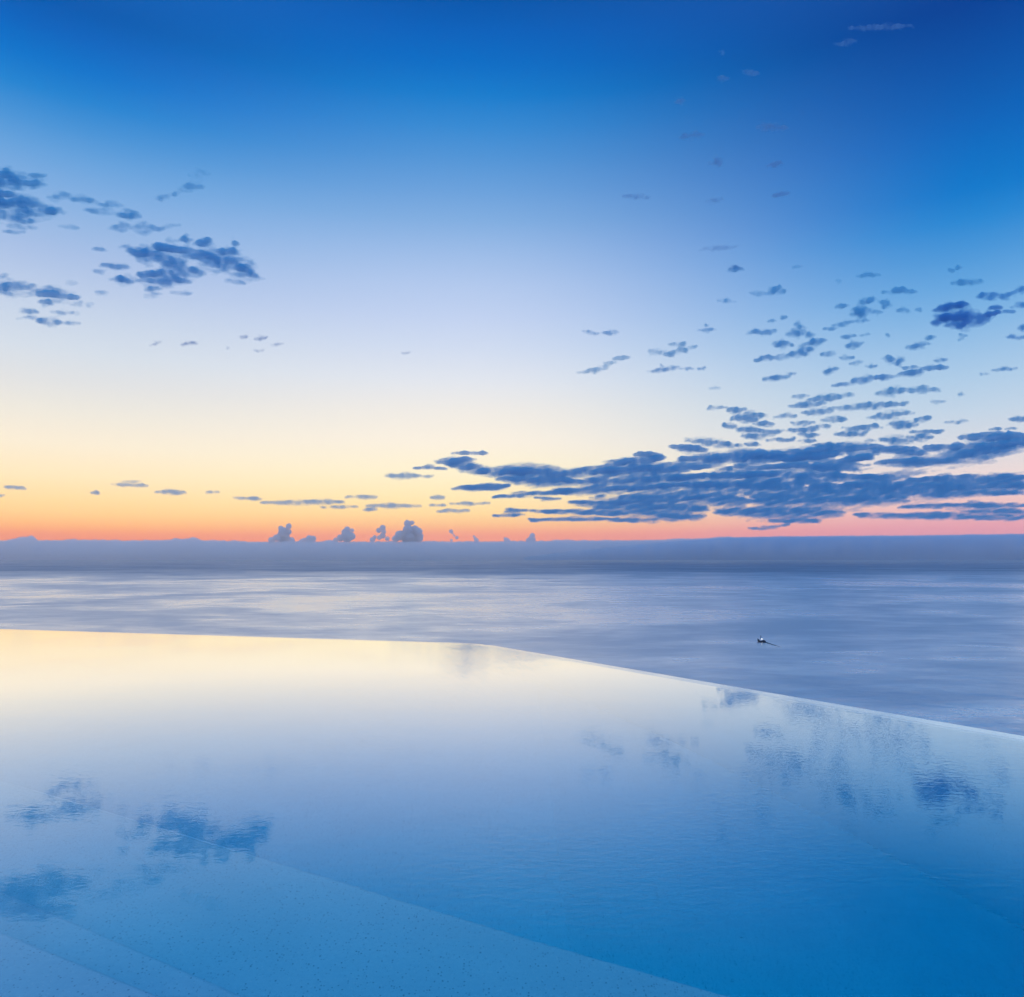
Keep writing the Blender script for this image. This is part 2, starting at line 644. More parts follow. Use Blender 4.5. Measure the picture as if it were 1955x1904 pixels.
def crop(ox, oy, k):
    """strokes noted on an enlargement -> photo pixels"""
    def f(items):
        out = []
        for it in items:
            x0, y0, x1, y1, r = it[:5]
            amp = it[5] if len(it) > 5 else 1.0
            out.append((ox + x0 / k, oy + y0 / k, ox + x1 / k, oy + y1 / k, max(r / k, 1.6), amp))
        return out
    return f


FINE = 0.42


def cloud(name, strokes, label, group=None, tau=3.0, step=1.4, seed=1, albedo=(0.22, 0.78, 0.91), thick=9.0,
          wx=36.0, wy=13.0, edge=0.75, warp=5.0, kind=None, grow=1.6, soft=1, rough=0.42):
    """A patch of layer cloud: a closed lens of vapour at the height of the cloud deck whose thickness follows
    the noted strokes, frayed by noise."""
    wx, wy = wx * FINE, wy * FINE * 1.1
    pad = 26
    x0 = min(min(s[0], s[2]) - s[4] for s in strokes) - pad
    x1 = max(max(s[0], s[2]) + s[4] for s in strokes) + pad
    y0 = min(min(s[1], s[3]) - s[4] for s in strokes) - pad * 0.7
    y1 = min(max(max(s[1], s[3]) + s[4] for s in strokes) + pad * 0.7, 1058)
    nx, ny = int((x1 - x0) / step) + 1, int((y1 - y0) / step) + 1
    X, Y = np.meshgrid(np.linspace(x0, x1, nx), np.linspace(y0, y1, ny))
    WX = X + warp * 3.2 * fbm(X / wx / 1.6, Y / wy / 1.6, seed + 3, 4)
    WY = Y + warp * 1.3 * fbm(X / wx / 1.6, Y / wy / 1.6, seed + 9, 4)
    field = np.full(X.shape, -1.0)
    depth = np.zeros(X.shape)
    for (a, b, c_, d, r, amp) in strokes:
        if amp < 0:
            continue
        r = r * grow
        dx, dy = c_ - a, d - b
        L2 = dx * dx + dy * dy + 1e-6
        tt = np.clip(((WX - a) * dx + (WY - b) * dy) / L2, 0, 1)
        ddx, ddy = WX - (a + tt * dx), WY - (b + tt * dy)
        taper = 1.0 - 0.62 * np.abs(2 * tt - 1) ** 1.7
        q = np.sqrt((ddx / 1.7) ** 2 + ddy ** 2) / (r * taper)
        field = np.maximum(field, (0.55 + 0.45 * amp) * np.clip(1.0 - q, -0.8, 1.0) - 0.16 * (1 - amp))
        depth = np.maximum(depth, amp * np.clip(1.6 - q, 0, 1))
    for (a, b, c_, d, r, amp) in strokes:
        if amp >= 0:
            continue
        dx, dy = c_ - a, d - b
        L2 = dx * dx + dy * dy + 1e-6
        tt = np.clip(((WX - a) * dx + (WY - b) * dy) / L2, 0, 1)
        q = np.sqrt(((WX - (a + tt * dx)) / 1.7) ** 2 + (WY - (b + tt * dy)) ** 2) / r
        field = field - 1.3 * np.clip(1.25 - q, 0, 1)
    slant = Y + (0.2 if X.mean() > 1000 else -0.12 if Y.mean() < 700 else 0.0) * X
    fray = fbm(X / wx, slant / wy, seed, 5, 0.55) + rough * fbm(X / 15.0, slant / 5.0, seed + 5, 4, 0.6)
    body = np.clip((field + 2.7 * edge * fray - 0.02) * 0.85, 0, 1.25)
    body = body ** 1.6
    body = body + 0.34 * np.clip(field + 0.62 + 3.2 * edge * fbm(X / wx * 1.3, slant / wy * 1.1, seed + 77, 5, .6), 0, 0.7)
    body *= np.clip(0.9 + 1.8 * fbm(X / (wx * 1.3), slant / (wy * 1.2), seed + 41, 6, .65), 0.25, 1.4)
    body *= np.clip(depth * 1.1, 0, 1) ** 0.8
    for _ in range(soft):
        b = np.pad(body, 1, mode='edge')
        b = 0.25 * b[:, :-2] + 0.5 * b[:, 1:-1] + 0.25 * b[:, 2:]
        body = 0.25 * b[:-2] + 0.5 * b[1:-1] + 0.25 * b[2:]
    body = np.where(body < 0.02, 0, body)
    body[0, :] = body[-1, :] = body[:, 0] = body[:, -1] = 0
    # place on the deck
    xs, ysn = (X - 977.5) / F, -(Y - AXIS_ROW) / F
    cP, sP = math.cos(PITCH), math.sin(PITCH)
    D = np.stack([xs, cP + ysn * sP, -sP + ysn * cP], -1)
    D /= np.linalg.norm(D, axis=-1, keepdims=True)
    dist = ALT / np.maximum(D[..., 2], 0.004)
    P = np.array(EYE) + D * dist[..., None]
    mid = body > 0.3
    if not mid.any():
        mid = body > 0
    tau *= 1.05
    d_mean = float(np.median(dist[mid]))
    s_mean = float(np.median(D[..., 2][mid]))
    t_max = thick / F * d_mean                       # metres of vapour for tau
    dens = tau * s_mean / t_max
    T = body * t_max * (D[..., 2] / s_mean)
    pos = body > 0
    cell = pos[:-1, :-1] | pos[1:, :-1] | pos[:-1, 1:] | pos[1:, 1:]
    comp = components(cell)
    n_comp = comp.max() + 1
    sizes = np.bincount(comp[cell], minlength=n_comp)
    order = np.argsort(-sizes)
    if kind is not None:
        comp = np.where(cell, 0, -1)
        order = [0]
    mat = cloud_material(name + "_vapour", albedo, dens)
    root = None
    top = P.copy()
    top[..., 2] += T * 0.6
    bot = P.copy()
    bot[..., 2] -= T * 0.4
    for c_id in order:
        cc = (comp == c_id) & cell
        if root is not None and cc.sum() < 40:
            break
        o = lens(name if root is None else "wisp", cc, pos, top, bot, mat, root)
        if root is None:
            root = o
    return tag(root, label, "cloud" if kind is None else "clouds", group, kind)


def components(cell):
    ny, nx = cell.shape
    lab = np.full(cell.shape, -1, np.int64)
    n = 0
    for a, b in zip(*np.nonzero(cell)):
        if lab[a, b] >= 0:
            continue
        st = [(a, b)]
        lab[a, b] = n
        while st:
            p, q = st.pop()
            for dp in (-1, 0, 1):
                for dq in (-1, 0, 1):
                    u, v = p + dp, q + dq
                    if 0 <= u < ny and 0 <= v < nx and cell[u, v] and lab[u, v] < 0:
                        lab[u, v] = n
                        st.append((u, v))
        n += 1
    return lab


def lens(name, cell, pos, top, bot, mat, root):
    use = np.zeros(pos.shape, bool)
    use[:-1, :-1] |= cell
    use[1:, :-1] |= cell
    use[:-1, 1:] |= cell
    use[1:, 1:] |= cell
    pos = pos & use
    n_use = int(use.sum())
    idx_top = np.full(pos.shape, -1, np.int64)
    idx_top[use] = np.arange(n_use)
    idx_bot = idx_top.copy()
    idx_bot[pos] = n_use + np.arange(int(pos.sum()))
    verts = np.concatenate([top[use], bot[pos]])
    i, j = np.nonzero(cell)

    def quads(ix, flip):
        q = np.stack([ix[i, j], ix[i, j + 1], ix[i + 1, j + 1], ix[i + 1, j]], -1)
        return q[:, ::-1] if flip else q
    Q = np.concatenate([quads(idx_top, False), quads(idx_bot, True)])
    origin = verts.mean(0)
    o = from_arrays(name, verts - origin, Q, mat)
    if root is None:
        o.location = origin
    else:
        o.parent = root
        o.location = Vector(origin) - root.location
    return o


cA = crop(0, 291.9, 3.636)
cB = crop(1152, 0, 2.4335)
cC = crop(0, 891, 2.5454)
cD = crop(230.4, 599, 3.182)
cE = crop(729.6, 829.5, 3.182)
cF = crop(1305.7, 798.8, 3.009)
cG = crop(1494.6, 491.6, 4.242)
cH = crop(1075.3, 491.6, 4.242)

BLUE = (0.09, 0.27, 0.58)
SMOKE = (0.30, 0.42, 0.62)

cloud("cloud", cA([(-330, 190, 260, 205, 46), (-330, 290, 60, 300, 66), (-330, 350, 200, 350, 64), (120, 400, 400, 405, 34, .8),
                   (0, 150, 120, 160, 35, .8), (0, 435, 210, 465, 26, .8), (40, 510, 240, 520, 18, .3), (330, 310, 480, 300, 20, .5),
                   (480, 310, 660, 340, 15, .4), (690, 350, 860, 375, 14, .45), (610, 400, 800, 420, 16, .4),
                   (820, 432, 980, 436, 18, .7), (30, 550, 170, 552, 9, .3), (430, 515, 540, 518, 9, .3), (180, 160, 300, 158, 12, .35)]),
      "dark blue ragged cloud cut by the left edge, highest of the left clouds", seed=3, tau=3.2,
      soft=2, rough=.5, wx=64, wy=14, thick=7, albedo=(0.13, 0.70, 0.91))
cloud("cloud", cA([(930, 690, 1110, 715, 42), (1110, 745, 1280, 775, 48), (1080, 655, 1430, 715, 24), (1330, 700, 1690, 790, 44),
                   (1560, 760, 1790, 860, 34), (1000, 850, 1400, 830, 33), (790, 880, 960, 890, 22, .7), (960, 890, 1300, 890, 24, .8),
                   (1260, 602, 1310, 600, 18, .9), (1340, 630, 1470, 612, 18, .9), (1600, 640, 1660, 640, 19, .9), (710, 778, 900, 795, 12, .7),
                   (820, 660, 920, 660, 11, .6), (660, 665, 740, 675, 14, .3), (1010, 942, 1110, 945, 12, .6), (1000, 990, 1110, 985, 12, .4),
                   (1500, 690, 1660, 690, 24, .55), (1650, 740, 1760, 770, 18, .5), (660, 820, 730, 825, 10, .35), (1570, 890, 1710, 910, 12, .4),
                   (1180, 970, 1330, 978, 9, .3), (1150, 600, 1240, 610, 14, .4), (790, 520, 900, 515, 22, .6), (920, 525, 1090, 530, 24, .65),
                   (1100, 525, 1260, 500, 10, .35)]),
      "largest dark cloud in the left half of the sky, wing shaped with tufts above", seed=12, tau=3.0,
      soft=2, rough=.5, wx=64, wy=13, thick=7, albedo=(0.13, 0.68, 0.91))
cloud("cloud", cA([(-160, 940, 240, 925, 26, .9), (250, 965, 520, 1000, 30, .95), (0, 980, 230, 985, 14, .4), (280, 1040, 350, 1040, 20, .8),
                   (140, 1100, 240, 1100, 14, .8), (270, 1160, 430, 1180, 20, .9), (360, 1110, 490, 1110, 11, .6), (460, 1185, 540, 1180, 12, .6),
                   (120, 1150, 270, 1145, 9, .5), (-10, 858, 70, 860, 11, .5), (450, 900, 530, 905, 12, .4), (520, 1115, 555, 1118, 8, .5),
                   (500, 1050, 570, 1040, 14, .35), (660, 970, 740, 985, 10, .4), (600, 1060, 650, 1055, 12, .3)]),
      "patch of small dark cloud tufts at the left edge, below the two larger dark clouds", seed=23, tau=2.4, soft=2, rough=.5, wx=52, wy=11, thick=6,
      albedo=(0.16, 0.70, 0.91))
cloud("cloud", cA([(1080, 312, 1210, 295, 15, .6), (1200, 285, 1290, 260, 13, .6), (1280, 238, 1390, 232, 22, .85), (1330, 150, 1430, 140, 30, .15)]),
      "small grey wisp of cloud alone above the wing shaped cloud", seed=31, tau=1.5, wx=34, wy=14, thick=6, albedo=(0.22, 0.70, 0.91))

cloud("cloud", cG([(1290, 490, 1640, 495, 48), (1330, 550, 1500, 540, 20), (1200, 530, 1300, 515, 18, .7), (1600, 470, 1740, 452, 18),
                   (1230, 425, 1480, 395, 22), (1410, 385, 1480, 385, 18), (1690, 410, 1780, 408, 18)]),
      "solid dark blue cloud with a flat smaller layer on top, near the right edge", seed=43, tau=4.5, wx=44, wy=20, edge=0.45,
      warp=4, thick=6, albedo=(0.09, 0.53, 0.87))
cloud("cloud", cG([(1590, 322, 1770, 302, 16), (1750, 330, 1880, 290, 17), (1860, 295, 1990, 240, 15), (1830, 402, 1990, 375, 12, .8),
                   (1780, 447, 1890, 438, 10, .8), (1920, 575, 1990, 570, 16), (1840, 645, 1990, 638, 12, .9)]),
      "slanting dark cloud streaks cut by the right edge, just above the solid dark cloud", seed=47, tau=3.0, wx=40, wy=16, edge=.6, thick=6,
      albedo=(0.10, 0.60, 0.91))
cloud("cloud", cG([(430, 1035, 580, 1018, 11), (560, 1010, 740, 978, 18), (740, 972, 940, 962, 13), (940, 945, 1120, 935, 15),
                   (1100, 910, 1320, 885, 15), (960, 885, 1100, 892, 9, .8), (900, 860, 980, 825, 20, .9), (840, 810, 880, 850, 16, .7)]),
      "long thin dark cloud streak rising to the right above the broad cloud bank", seed=53, tau=3.0, wx=36, wy=14, edge=.6, thick=6,
      albedo=(0.15, 0.67, 0.91))
cloud("cloud", cG([(-230, 827, -80, 815, 13), (-70, 815, 60, 795, 14), (60, 790, 230, 745, 24), (180, 710, 350, 665, 18)]),
      "short slanting dark cloud bar among the scattered cloudlets on the right", seed=59, tau=3.0, wx=36, wy=16, edge=.5, thick=6,
      albedo=(0.15, 0.68, 0.91))
cloud("cloud", cH([(130, 930, 350, 905, 12, .85), (300, 880, 440, 842, 11, .75), (410, 825, 530, 805, 9, .75)]),
      "thin grey slanting wisp near the middle of the sky, left of the split wisp", seed=61, tau=1.8, wx=34, wy=13, thick=6, albedo=(0.29, 0.78, 0.91))
cloud("cloud", cH([(700, 772, 800, 757, 16, .85), (800, 790, 910, 775, 12, .95), (890, 770, 1070, 725, 15, .95), (880, 710, 990, 695, 9, .9)]),
      "grey wisp of cloud split in two strands near the middle of the sky", seed=67, tau=2.0, wx=34, wy=13, thick=6, albedo=(0.25, 0.75, 0.91))

scattered = (
    cG([(800, 282, 1090, 278, 9, .9), (900, 264, 1020, 268, 13), (635, 360, 760, 340, 16), (440, 402, 515, 390, 13, .9), (580, 455, 680, 430, 36),
        (790, 372, 870, 380, 20), (815, 400, 835, 400, 16, .8), (730, 450, 790, 445, 13, .6), (920, 430, 1010, 430, 16, .5), (1090, 430, 1130, 420, 12, .7),
        (430, 550, 550, 520, 14, .7), (335, 585, 430, 570, 8, .6), (580, 520, 695, 515, 11, .6), (1385, 210, 1480, 195, 14, .85),
        (1440, 220, 1610, 190, 12, .85), (1400, 80, 1440, 80, 13, .8), (1345, 115, 1400, 105, 8, .6), (610, 150, 760, 140, 13, .6),
        (80, 80, 155, 70, 9, .5), (1010, 730, 1170, 705, 15), (1160, 655, 1240, 650, 11, .9), (1420, 635, 1490, 630, 9, .9),
        (1430, 665, 1490, 650, 7, .7), (40, 620, 170, 610, 20, .9), (100, 540, 170, 565, 18, .8), (180, 635, 250, 630, 18, .6),
        (480, 645, 580, 635, 14, .9), (520, 720, 630, 705, 20), (320, 780, 430, 775, 13, .7), (470, 820, 560, 810, 13, .7),
        (630, 630, 710, 620, 6, .6), (840, 635, 870, 640, 10, .7), (550, 865, 640, 845, 8, .6), (330, 935, 440, 900, 15, .9),
        (680, 890, 750, 878, 9, .95), (1230, 835, 1320, 832, 11, .8), (1700, 915, 1880, 895, 9, .95), (1600, 940, 1670, 940, 9, .6),
        (440, 210, 460, 190, 12, .35)])
    + cH([(700, 920, 950, 888, 11, .7), (790, 870, 830, 890, 9, .6), (950, 905, 1060, 905, 6, .6), (1100, 905, 1150, 895, 7, .7),
          (170, 600, 280, 620, 9, .5), (310, 615, 450, 605, 10, .6), (1110, 595, 1220, 588, 9, .7), (1130, 552, 1175, 550, 7, .7),
          (1350, 100, 1440, 92, 14, .7), (1530, 290, 1650, 300, 12, .5), (1650, 300, 1740, 245, 16, .9), (1700, 290, 1790, 270, 12, .6),
          (1260, 350, 1380, 355, 11, .45), (1490, 610, 1720, 600, 14, .9), (1710, 705, 1830, 700, 20, .95), (1760, 490, 1800, 485, 9, .9),
          (1680, 520, 1720, 510, 8, .7), (1640, 985, 1780, 970, 12, .7), (1750, 965, 1880, 940, 7, .5)]))
cloud("scattered_cloudlets", scattered, "loose field of small blue grey cloudlets scattered over the right of the sky", seed=71, tau=2.6,
      wx=26, wy=11, edge=.6, warp=4, thick=6, kind="stuff", albedo=(0.16, 0.68, 0.91), grow=1.75)
high = (cB([(1150, 132, 1430, 122, 9, .6), (1090, 205, 1170, 190, 9, .5), (535, 360, 570, 368, 10, .6), (640, 330, 715, 345, 8, .5),
            (340, 475, 370, 468, 10, .7), (360, 637, 460, 625, 11, .7), (710, 590, 850, 594, 11, .7), (510, 757, 550, 750, 13, .8),
            (770, 770, 820, 760, 10, 1), (780, 915, 865, 893, 8, .8), (100, 912, 210, 918, 8, .6), (460, 940, 560, 925, 7, .4),
            (450, 1160, 620, 1145, 8, .5), (585, 1250, 640, 1245, 9, .8), (540, 240, 560, 245, 8, .5)])
        + cD([(360, 188, 470, 175, 8, .9), (740, 140, 775, 140, 8, .6), (810, 156, 880, 146, 8, .9), (920, 190, 990, 178, 6, .5),
              (185, 192, 260, 165, 5, .5), (640, 212, 660, 205, 5, .5), (800, 226, 870, 222, 6, .4), (1710, 240, 1750, 235, 5, .5)]))
cloud("high_cloud_flecks", high, "faint grey cloud flecks dotted high over the sky and above the pale glow", seed=83, tau=1.6, wx=24, wy=11,
      edge=.6, warp=4, thick=6, kind="stuff", albedo=(0.34, 0.55, 0.78))

cM = crop(998.5, 614.4, 2.043)
upper = cM([(1050, 330, 1180, 316, 7), (1120, 305, 1250, 289, 9), (1100, 356, 1210, 345, 8), (1210, 338, 1490, 319, 8), (1350, 375, 1510, 354, 9),
            (1380, 280, 1500, 264, 10), (1490, 268, 1620, 264, 8), (1230, 291, 1290, 284, 5, .7), (720, 338, 790, 334, 5, .7), (800, 346, 860, 344, 8),
            (830, 374, 940, 365, 12), (910, 398, 960, 400, 6), (1430, 400, 1530, 402, 11), (1530, 386, 1590, 376, 7), (1650, 396, 1740, 384, 5, .6),
            (1900, 381, 2000, 377, 7), (1590, 312, 1650, 312, 4, .5), (1690, 284, 1720, 283, 5, .7), (940, 222, 1040, 215, 6, .6), (720, 262, 775, 256, 4, .5),
            (1050, 294, 1120, 290, 4, .6), (980, 372, 1060, 366, 6, .7), (1050, 398, 1130, 394, 6, .8), (1170, 384, 1260, 378, 7, .9), (1260, 416, 1400, 410, 6, .9),
            (1040, 424, 1150, 418, 7, .9), (940, 432, 1010, 428, 6, .8), (1080, 440, 1140, 440, 8, .9), (1220, 438, 1340, 432, 7, .9), (1140, 410, 1200, 405, 5, .7)]) + cF([(280, 5, 430, 10, 10), (230, 45, 290, 45, 9),
          (290, 65, 460, 72, 12), (350, 105, 500, 95, 14), (20, 125, 320, 160, 14), (350, 150, 430, 150, 9), (450, 35, 515, 35, 6),
          (480, 128, 640, 122, 7), (610, 28, 740, 28, 6), (600, 75, 770, 50, 8), (640, 75, 730, 70, 7), (720, 100, 760, 100, 10),
          (670, 130, 750, 130, 8), (740, 155, 930, 145, 5), (870, 95, 1050, 92, 8), (930, 60, 1060, 60, 7), (1050, 45, 1120, 40, 5),
          (790, 12, 930, 10, 7), (1180, 25, 1280, 20, 8), (1190, 52, 1250, 50, 9), (1260, 40, 1330, 35, 14), (1300, 78, 1490, 76, 6),
          (1140, 125, 1300, 130, 17), (1300, 110, 1420, 105, 17), (1030, 130, 1100, 128, 6), (1330, 10, 1410, 5, 7), (1760, 63, 1830, 62, 5),
          (1850, 60, 1900, 58, 5), (1890, 10, 1990, 8, 6), (1510, 30, 1600, 15, 5, .5)])
cloud("rising_cloudlets", upper, "many small dark cloudlets rising in ranks from the top of the broad bank", seed=91, tau=2.8, step=1.3,
      wx=30, wy=9, edge=.6, warp=4, thick=5, kind="stuff", albedo=(0.14, 0.70, 0.91), grow=1.6)

bank = (
    cE([(430, 116, 640, 116, 7), (330, 172, 560, 155, 14), (190, 208, 370, 205, 7), (420, 190, 700, 232, 20), (620, 225, 1150, 235, 30),
        (720, 270, 1200, 285, 26), (1100, 235, 1955, 195, 30), (1200, 290, 1955, 260, 30), (420, 330, 760, 312, 11), (690, 375, 1150, 347, 10),
        (1050, 345, 1955, 305, 22), (920, 392, 1080, 391, 6), (1260, 383, 1350, 380, 5), (1170, 420, 1955, 400, 18), (1450, 390, 1955, 360, 30),
        (1300, 440, 1955, 450, 40), (690, 486, 850, 488, 8), (760, 460, 1100, 465, 7), (1000, 470, 1500, 480, 9), (910, 516, 1500, 516, 9),
        (1400, 520, 1800, 525, 8), (1600, 490, 1955, 500, 18), (1330, 190, 1700, 140, 16), (1550, 120, 1700, 125, 8), (1760, 75, 1955, 95, 16)])
    + cF([(0, 235, 620, 215, 26), (300, 240, 900, 210, 28), (600, 200, 1130, 162, 24), (850, 260, 1100, 215, 30), (1100, 182, 1380, 202, 20),
          (0, 285, 850, 275, 22), (600, 260, 1000, 300, 36), (1100, 250, 1500, 245, 20), (1380, 172, 1610, 160, 12), (1450, 240, 1990, 130, 42),
          (1600, 112, 1990, 112, 18), (0, 330, 1200, 335, 28), (0, 390, 1990, 385, 55), (1200, 360, 1990, 345, 24), (0, 460, 1250, 460, 45),
          (200, 535, 900, 540, 30), (500, 588, 780, 588, 11), (1000, 430, 1990, 430, 14), (1000, 560, 1990, 562, 13, .85), (1250, 505, 1990, 498, 13, .8),
          (1600, 532, 1990, 535, 12, .85), (1750, 576, 1990, 576, 10, .95), (370, 628, 600, 617, 6),
          # gaps where the pale sky shows through
          (20, 315, 290, 265, 11, -1), (290, 290, 560, 250, 8, -1), (710, 262, 800, 255, 9, -1), (910, 318, 1250, 292, 14, -1),
          (870, 228, 930, 215, 10, -1), (1020, 250, 1180, 215, 16, -1), (1320, 340, 1540, 300, 12, -1), (1540, 310, 1900, 268, 20, -1),
          (1800, 235, 1900, 215, 13, -1), (480, 345, 570, 340, 7, -1), (280, 355, 340, 350, 6, -1), (340, 405, 440, 403, 5, -1),
          (600, 388, 740, 383, 4, -1), (800, 370, 920, 368, 6, -1), (310, 445, 380, 455, 12, -1), (350, 500, 440, 498, 6, -1),
          (980, 412, 1010, 412, 6, -1), (1210, 360, 1260, 355, 8, -1), (480, 531, 600, 531, 4, -1), (1070, 505, 1110, 505, 4, -1),
          (1500, 480, 1900, 470, 6, -1), (1100, 540, 1500, 525, 6, -1)]))
cloud("cloud_bank", bank, "broad dark blue bank of broken layer cloud spreading across the lower right sky", seed=97, tau=6.0, step=1.4,
      rough=.75, wx=105, wy=9, edge=.46, warp=6, thick=5, albedo=(0.15, 0.68, 0.91), grow=1.45)

low = [
    ([(545, 88, 720, 92, 5), (590, 73, 680, 76, 2.5, .7)], "thin double cloud streak low on the left, above the flat lens shaped cloud"),
    ([(760, 123, 900, 126, 7)], "small flat lens shaped cloud low over the orange glow on the left"),
    ([(1140, 152, 1270, 158, 5), (1270, 175, 1670, 173, 7), (1470, 168, 1670, 168, 5)], "long flat grey cloud bar low over the glow, above the cumulus towers"),
    ([(1680, 148, 1830, 148, 5)], "short flat cloud just right of and above the end of the long grey bar"),
    ([(1560, 197, 1740, 196, 4), (1770, 192, 2040, 190, 7), (1770, 210, 1830, 211, 4)], "ragged flat cloud just below and right of the long grey bar"),
    ([(1880, 46, 2040, 45, 9), (2050, 46, 2110, 46, 4)], "flat pointed dark cloud just left of the tip of the broad bank"),
    ([(2092, 151, 2160, 150, 5), (2085, 188, 2160, 187, 2.5), (2190, 180, 2380, 180, 4)], "thin dark cloud lines in a row under the left tip of the broad bank"),
    ([(20, 100, 130, 107, 3), (-60, 142, 20, 141, 4)], "faint thin cloud flecks at the left edge over the orange glow"),
    ([(450, 127, 480, 127, 3.5), (980, 126, 1060, 124, 2.6)], "pair of tiny cloud specks level with the flat lens shaped cloud"),
    ([(2130, 218, 2280, 213, 5)], "small low flat cloud above the rightmost cumulus towers"),
]
for k, (st, lab) in enumerate(low):
    cloud("flat_cloud", cC(st), lab, group="flat clouds low over the glow", seed=111 + 7 * k, tau=3.0, step=1.6, wx=34, wy=6, edge=.4, warp=3, thick=4,
          albedo=(0.62, 0.90, 0.94), grow=1.5)


# ---- the far bank along the horizon and its cumulus towers
BANK_D = 42000.0
bank_top = [(-200, 1032), (20, 1030), (40, 1026), (62, 1020), (70, 1030), (120, 1030), (160, 1029), (240, 1031), (330, 1029), (355, 1027), (370, 1024), (385, 1030),
            (480, 1033), (560, 1032), (700, 1033), (850, 1033), (1000, 1032), (1100, 1031), (1200, 1030), (1300, 1028), (1350, 1026), (1375, 1023), (1400, 1024),
            (1500, 1023), (1600, 1022), (1750, 1021), (1955, 1018), (2200, 1018)]
MAUVE = (0.62, 0.62, 0.72)


def bank_dist(d, hl):
    return BANK_D * hl / d.y


def far_bank(bank_top, x_from, dist_off, depth, vapour, label, lumps):
    xs_ = np.arange(x_from, 2160, 4.0)
    tops = np.interp(xs_, [p[0] for p in bank_top], [p[1] for p in bank_top])
    tops = tops - lumps * np.abs(fbm(xs_ / 40.0, xs_ * 0 + 0.37, 5, 5, .6)) * (0.6 + 1.0 * (xs_ < 1200)) + 1.5
    prof = [(-0.5, 0.0), (-0.5, 0.45), (-0.42, 0.75), (-0.25, 0.93), (0.0, 1.0), (0.25, 0.93), (0.5, 0.7), (0.5, 0.0)]
    V, n = [], len(prof)
    for x, ty in zip(xs_, tops):
        d = ray(x, ty)
        h = Vector((d.x, d.y, 0))
        hl = h.length
        D0 = bank_dist(d, hl) + dist_off
        hz = EYE.z + d.z / hl * D0 - SEA_Z
        u = h.normalized()
        for k, (a, b) in enumerate(prof):
            wob = 0.09 * depth * float(vnoise(np.array(x / 22.0), np.array(k * 0.7), 8)) * (1 if k in (1, 2, 3) else 0)
            p = u * (D0 + a * depth + wob)
            V.append((p.x, p.y, SEA_Z - 60.0 + (hz + 60.0) * b))
    Q = []
    m_ = len(xs_)
    for i in range(m_ - 1):
        for k in range(n):
            k2 = (k + 1) % n
            Q.append((i * n + k, i * n + k2, (i + 1) * n + k2, (i + 1) * n + k))
    for base in (0, (m_ - 1) * n):
        Q += [(base, base + 1, base + 6, base + 7), (base + 1, base + 2, base + 5, base + 6), (base + 2, base + 3, base + 4, base + 5)]
    o = from_arrays("horizon_cloud_bank", np.array(V), Q, vapour, smooth=True, fix=True)
    return tag(o, label, "cloud bank")


far_bank(bank_top, -200, 0.0, 5200.0, cloud_material("horizon_vapour", (0.98, 0.925, 0.93), 0.0013),
         "low mauve cloud bank lying along the sea horizon under the cumulus towers", 5.0)
far_bank([(1000, 1062), (1080, 1052), (1160, 1043), (1260, 1034), (1380, 1025), (1480, 1022), (1600, 1021), (1750, 1020), (1955, 1017), (2200, 1017)],
         1000, -1300.0, 2200.0, cloud_material("blue_vapour", (0.40, 0.74, 0.94), 0.0016),
         "smooth darker blue cloud layer on the horizon at the right, tapering to the left", 2.0)
M_TOWER = cloud_material("cumulus_vapour", (0.98, 0.93, 0.935), 0.012)


def cumulus(blobs, label, seed, px_voxel=0.32):
    """billowing tower: puffs (photo x, y, radius) fused into one closed body"""
    rnd = random.Random(seed)
    bm = bmesh.new()
    k = BANK_D / F
    first = None
    for (x, y, r) in blobs:
        d = ray(x, y)
        hl = math.hypot(d.x, d.y)
        c0 = EYE + d * (bank_dist(d, hl) / hl)
        if first is None:
            first = c0.copy()
        puffs = [(c0 + Vector((0, rnd.uniform(-.4, .4) * r * k, 0)), r)]
        for _ in range(16):
            a, b = rnd.uniform(0, 2 * math.pi), rnd.uniform(-0.5, 1.0)
            rr = r * rnd.uniform(0.16, 0.42)
            s = math.sqrt(max(0, 1 - b * b))
            puffs.append((c0 + Vector((math.cos(a) * s, math.sin(a) * s * .8, b * .9)) * (r * 0.78) * k, rr))
        for (p, rr) in puffs:
            res = bmesh.ops.create_icosphere(bm, subdivisions=2, radius=rr * k)
            for v in res['verts']:
                v.co = v.co + (p - first)
    o = from_bm("cumulus_cloud", bm, M_TOWER, smooth=True)
    o.location = first
    md = o.modifiers.new("fuse", 'REMESH')
    md.mode = 'VOXEL'
    md.voxel_size = px_voxel * k
    md.use_smooth_shade = True
    return tag(o, label, "cloud", "cumulus towers on the horizon")


# puff positions noted on the enlargement of the horizon (origin 491.6, 967.7; 3.35 px per photo px)
def P(x, y, r):
    return (491.6 + x / 3.35, 967.7 + y / 3.35, r / 3.35)


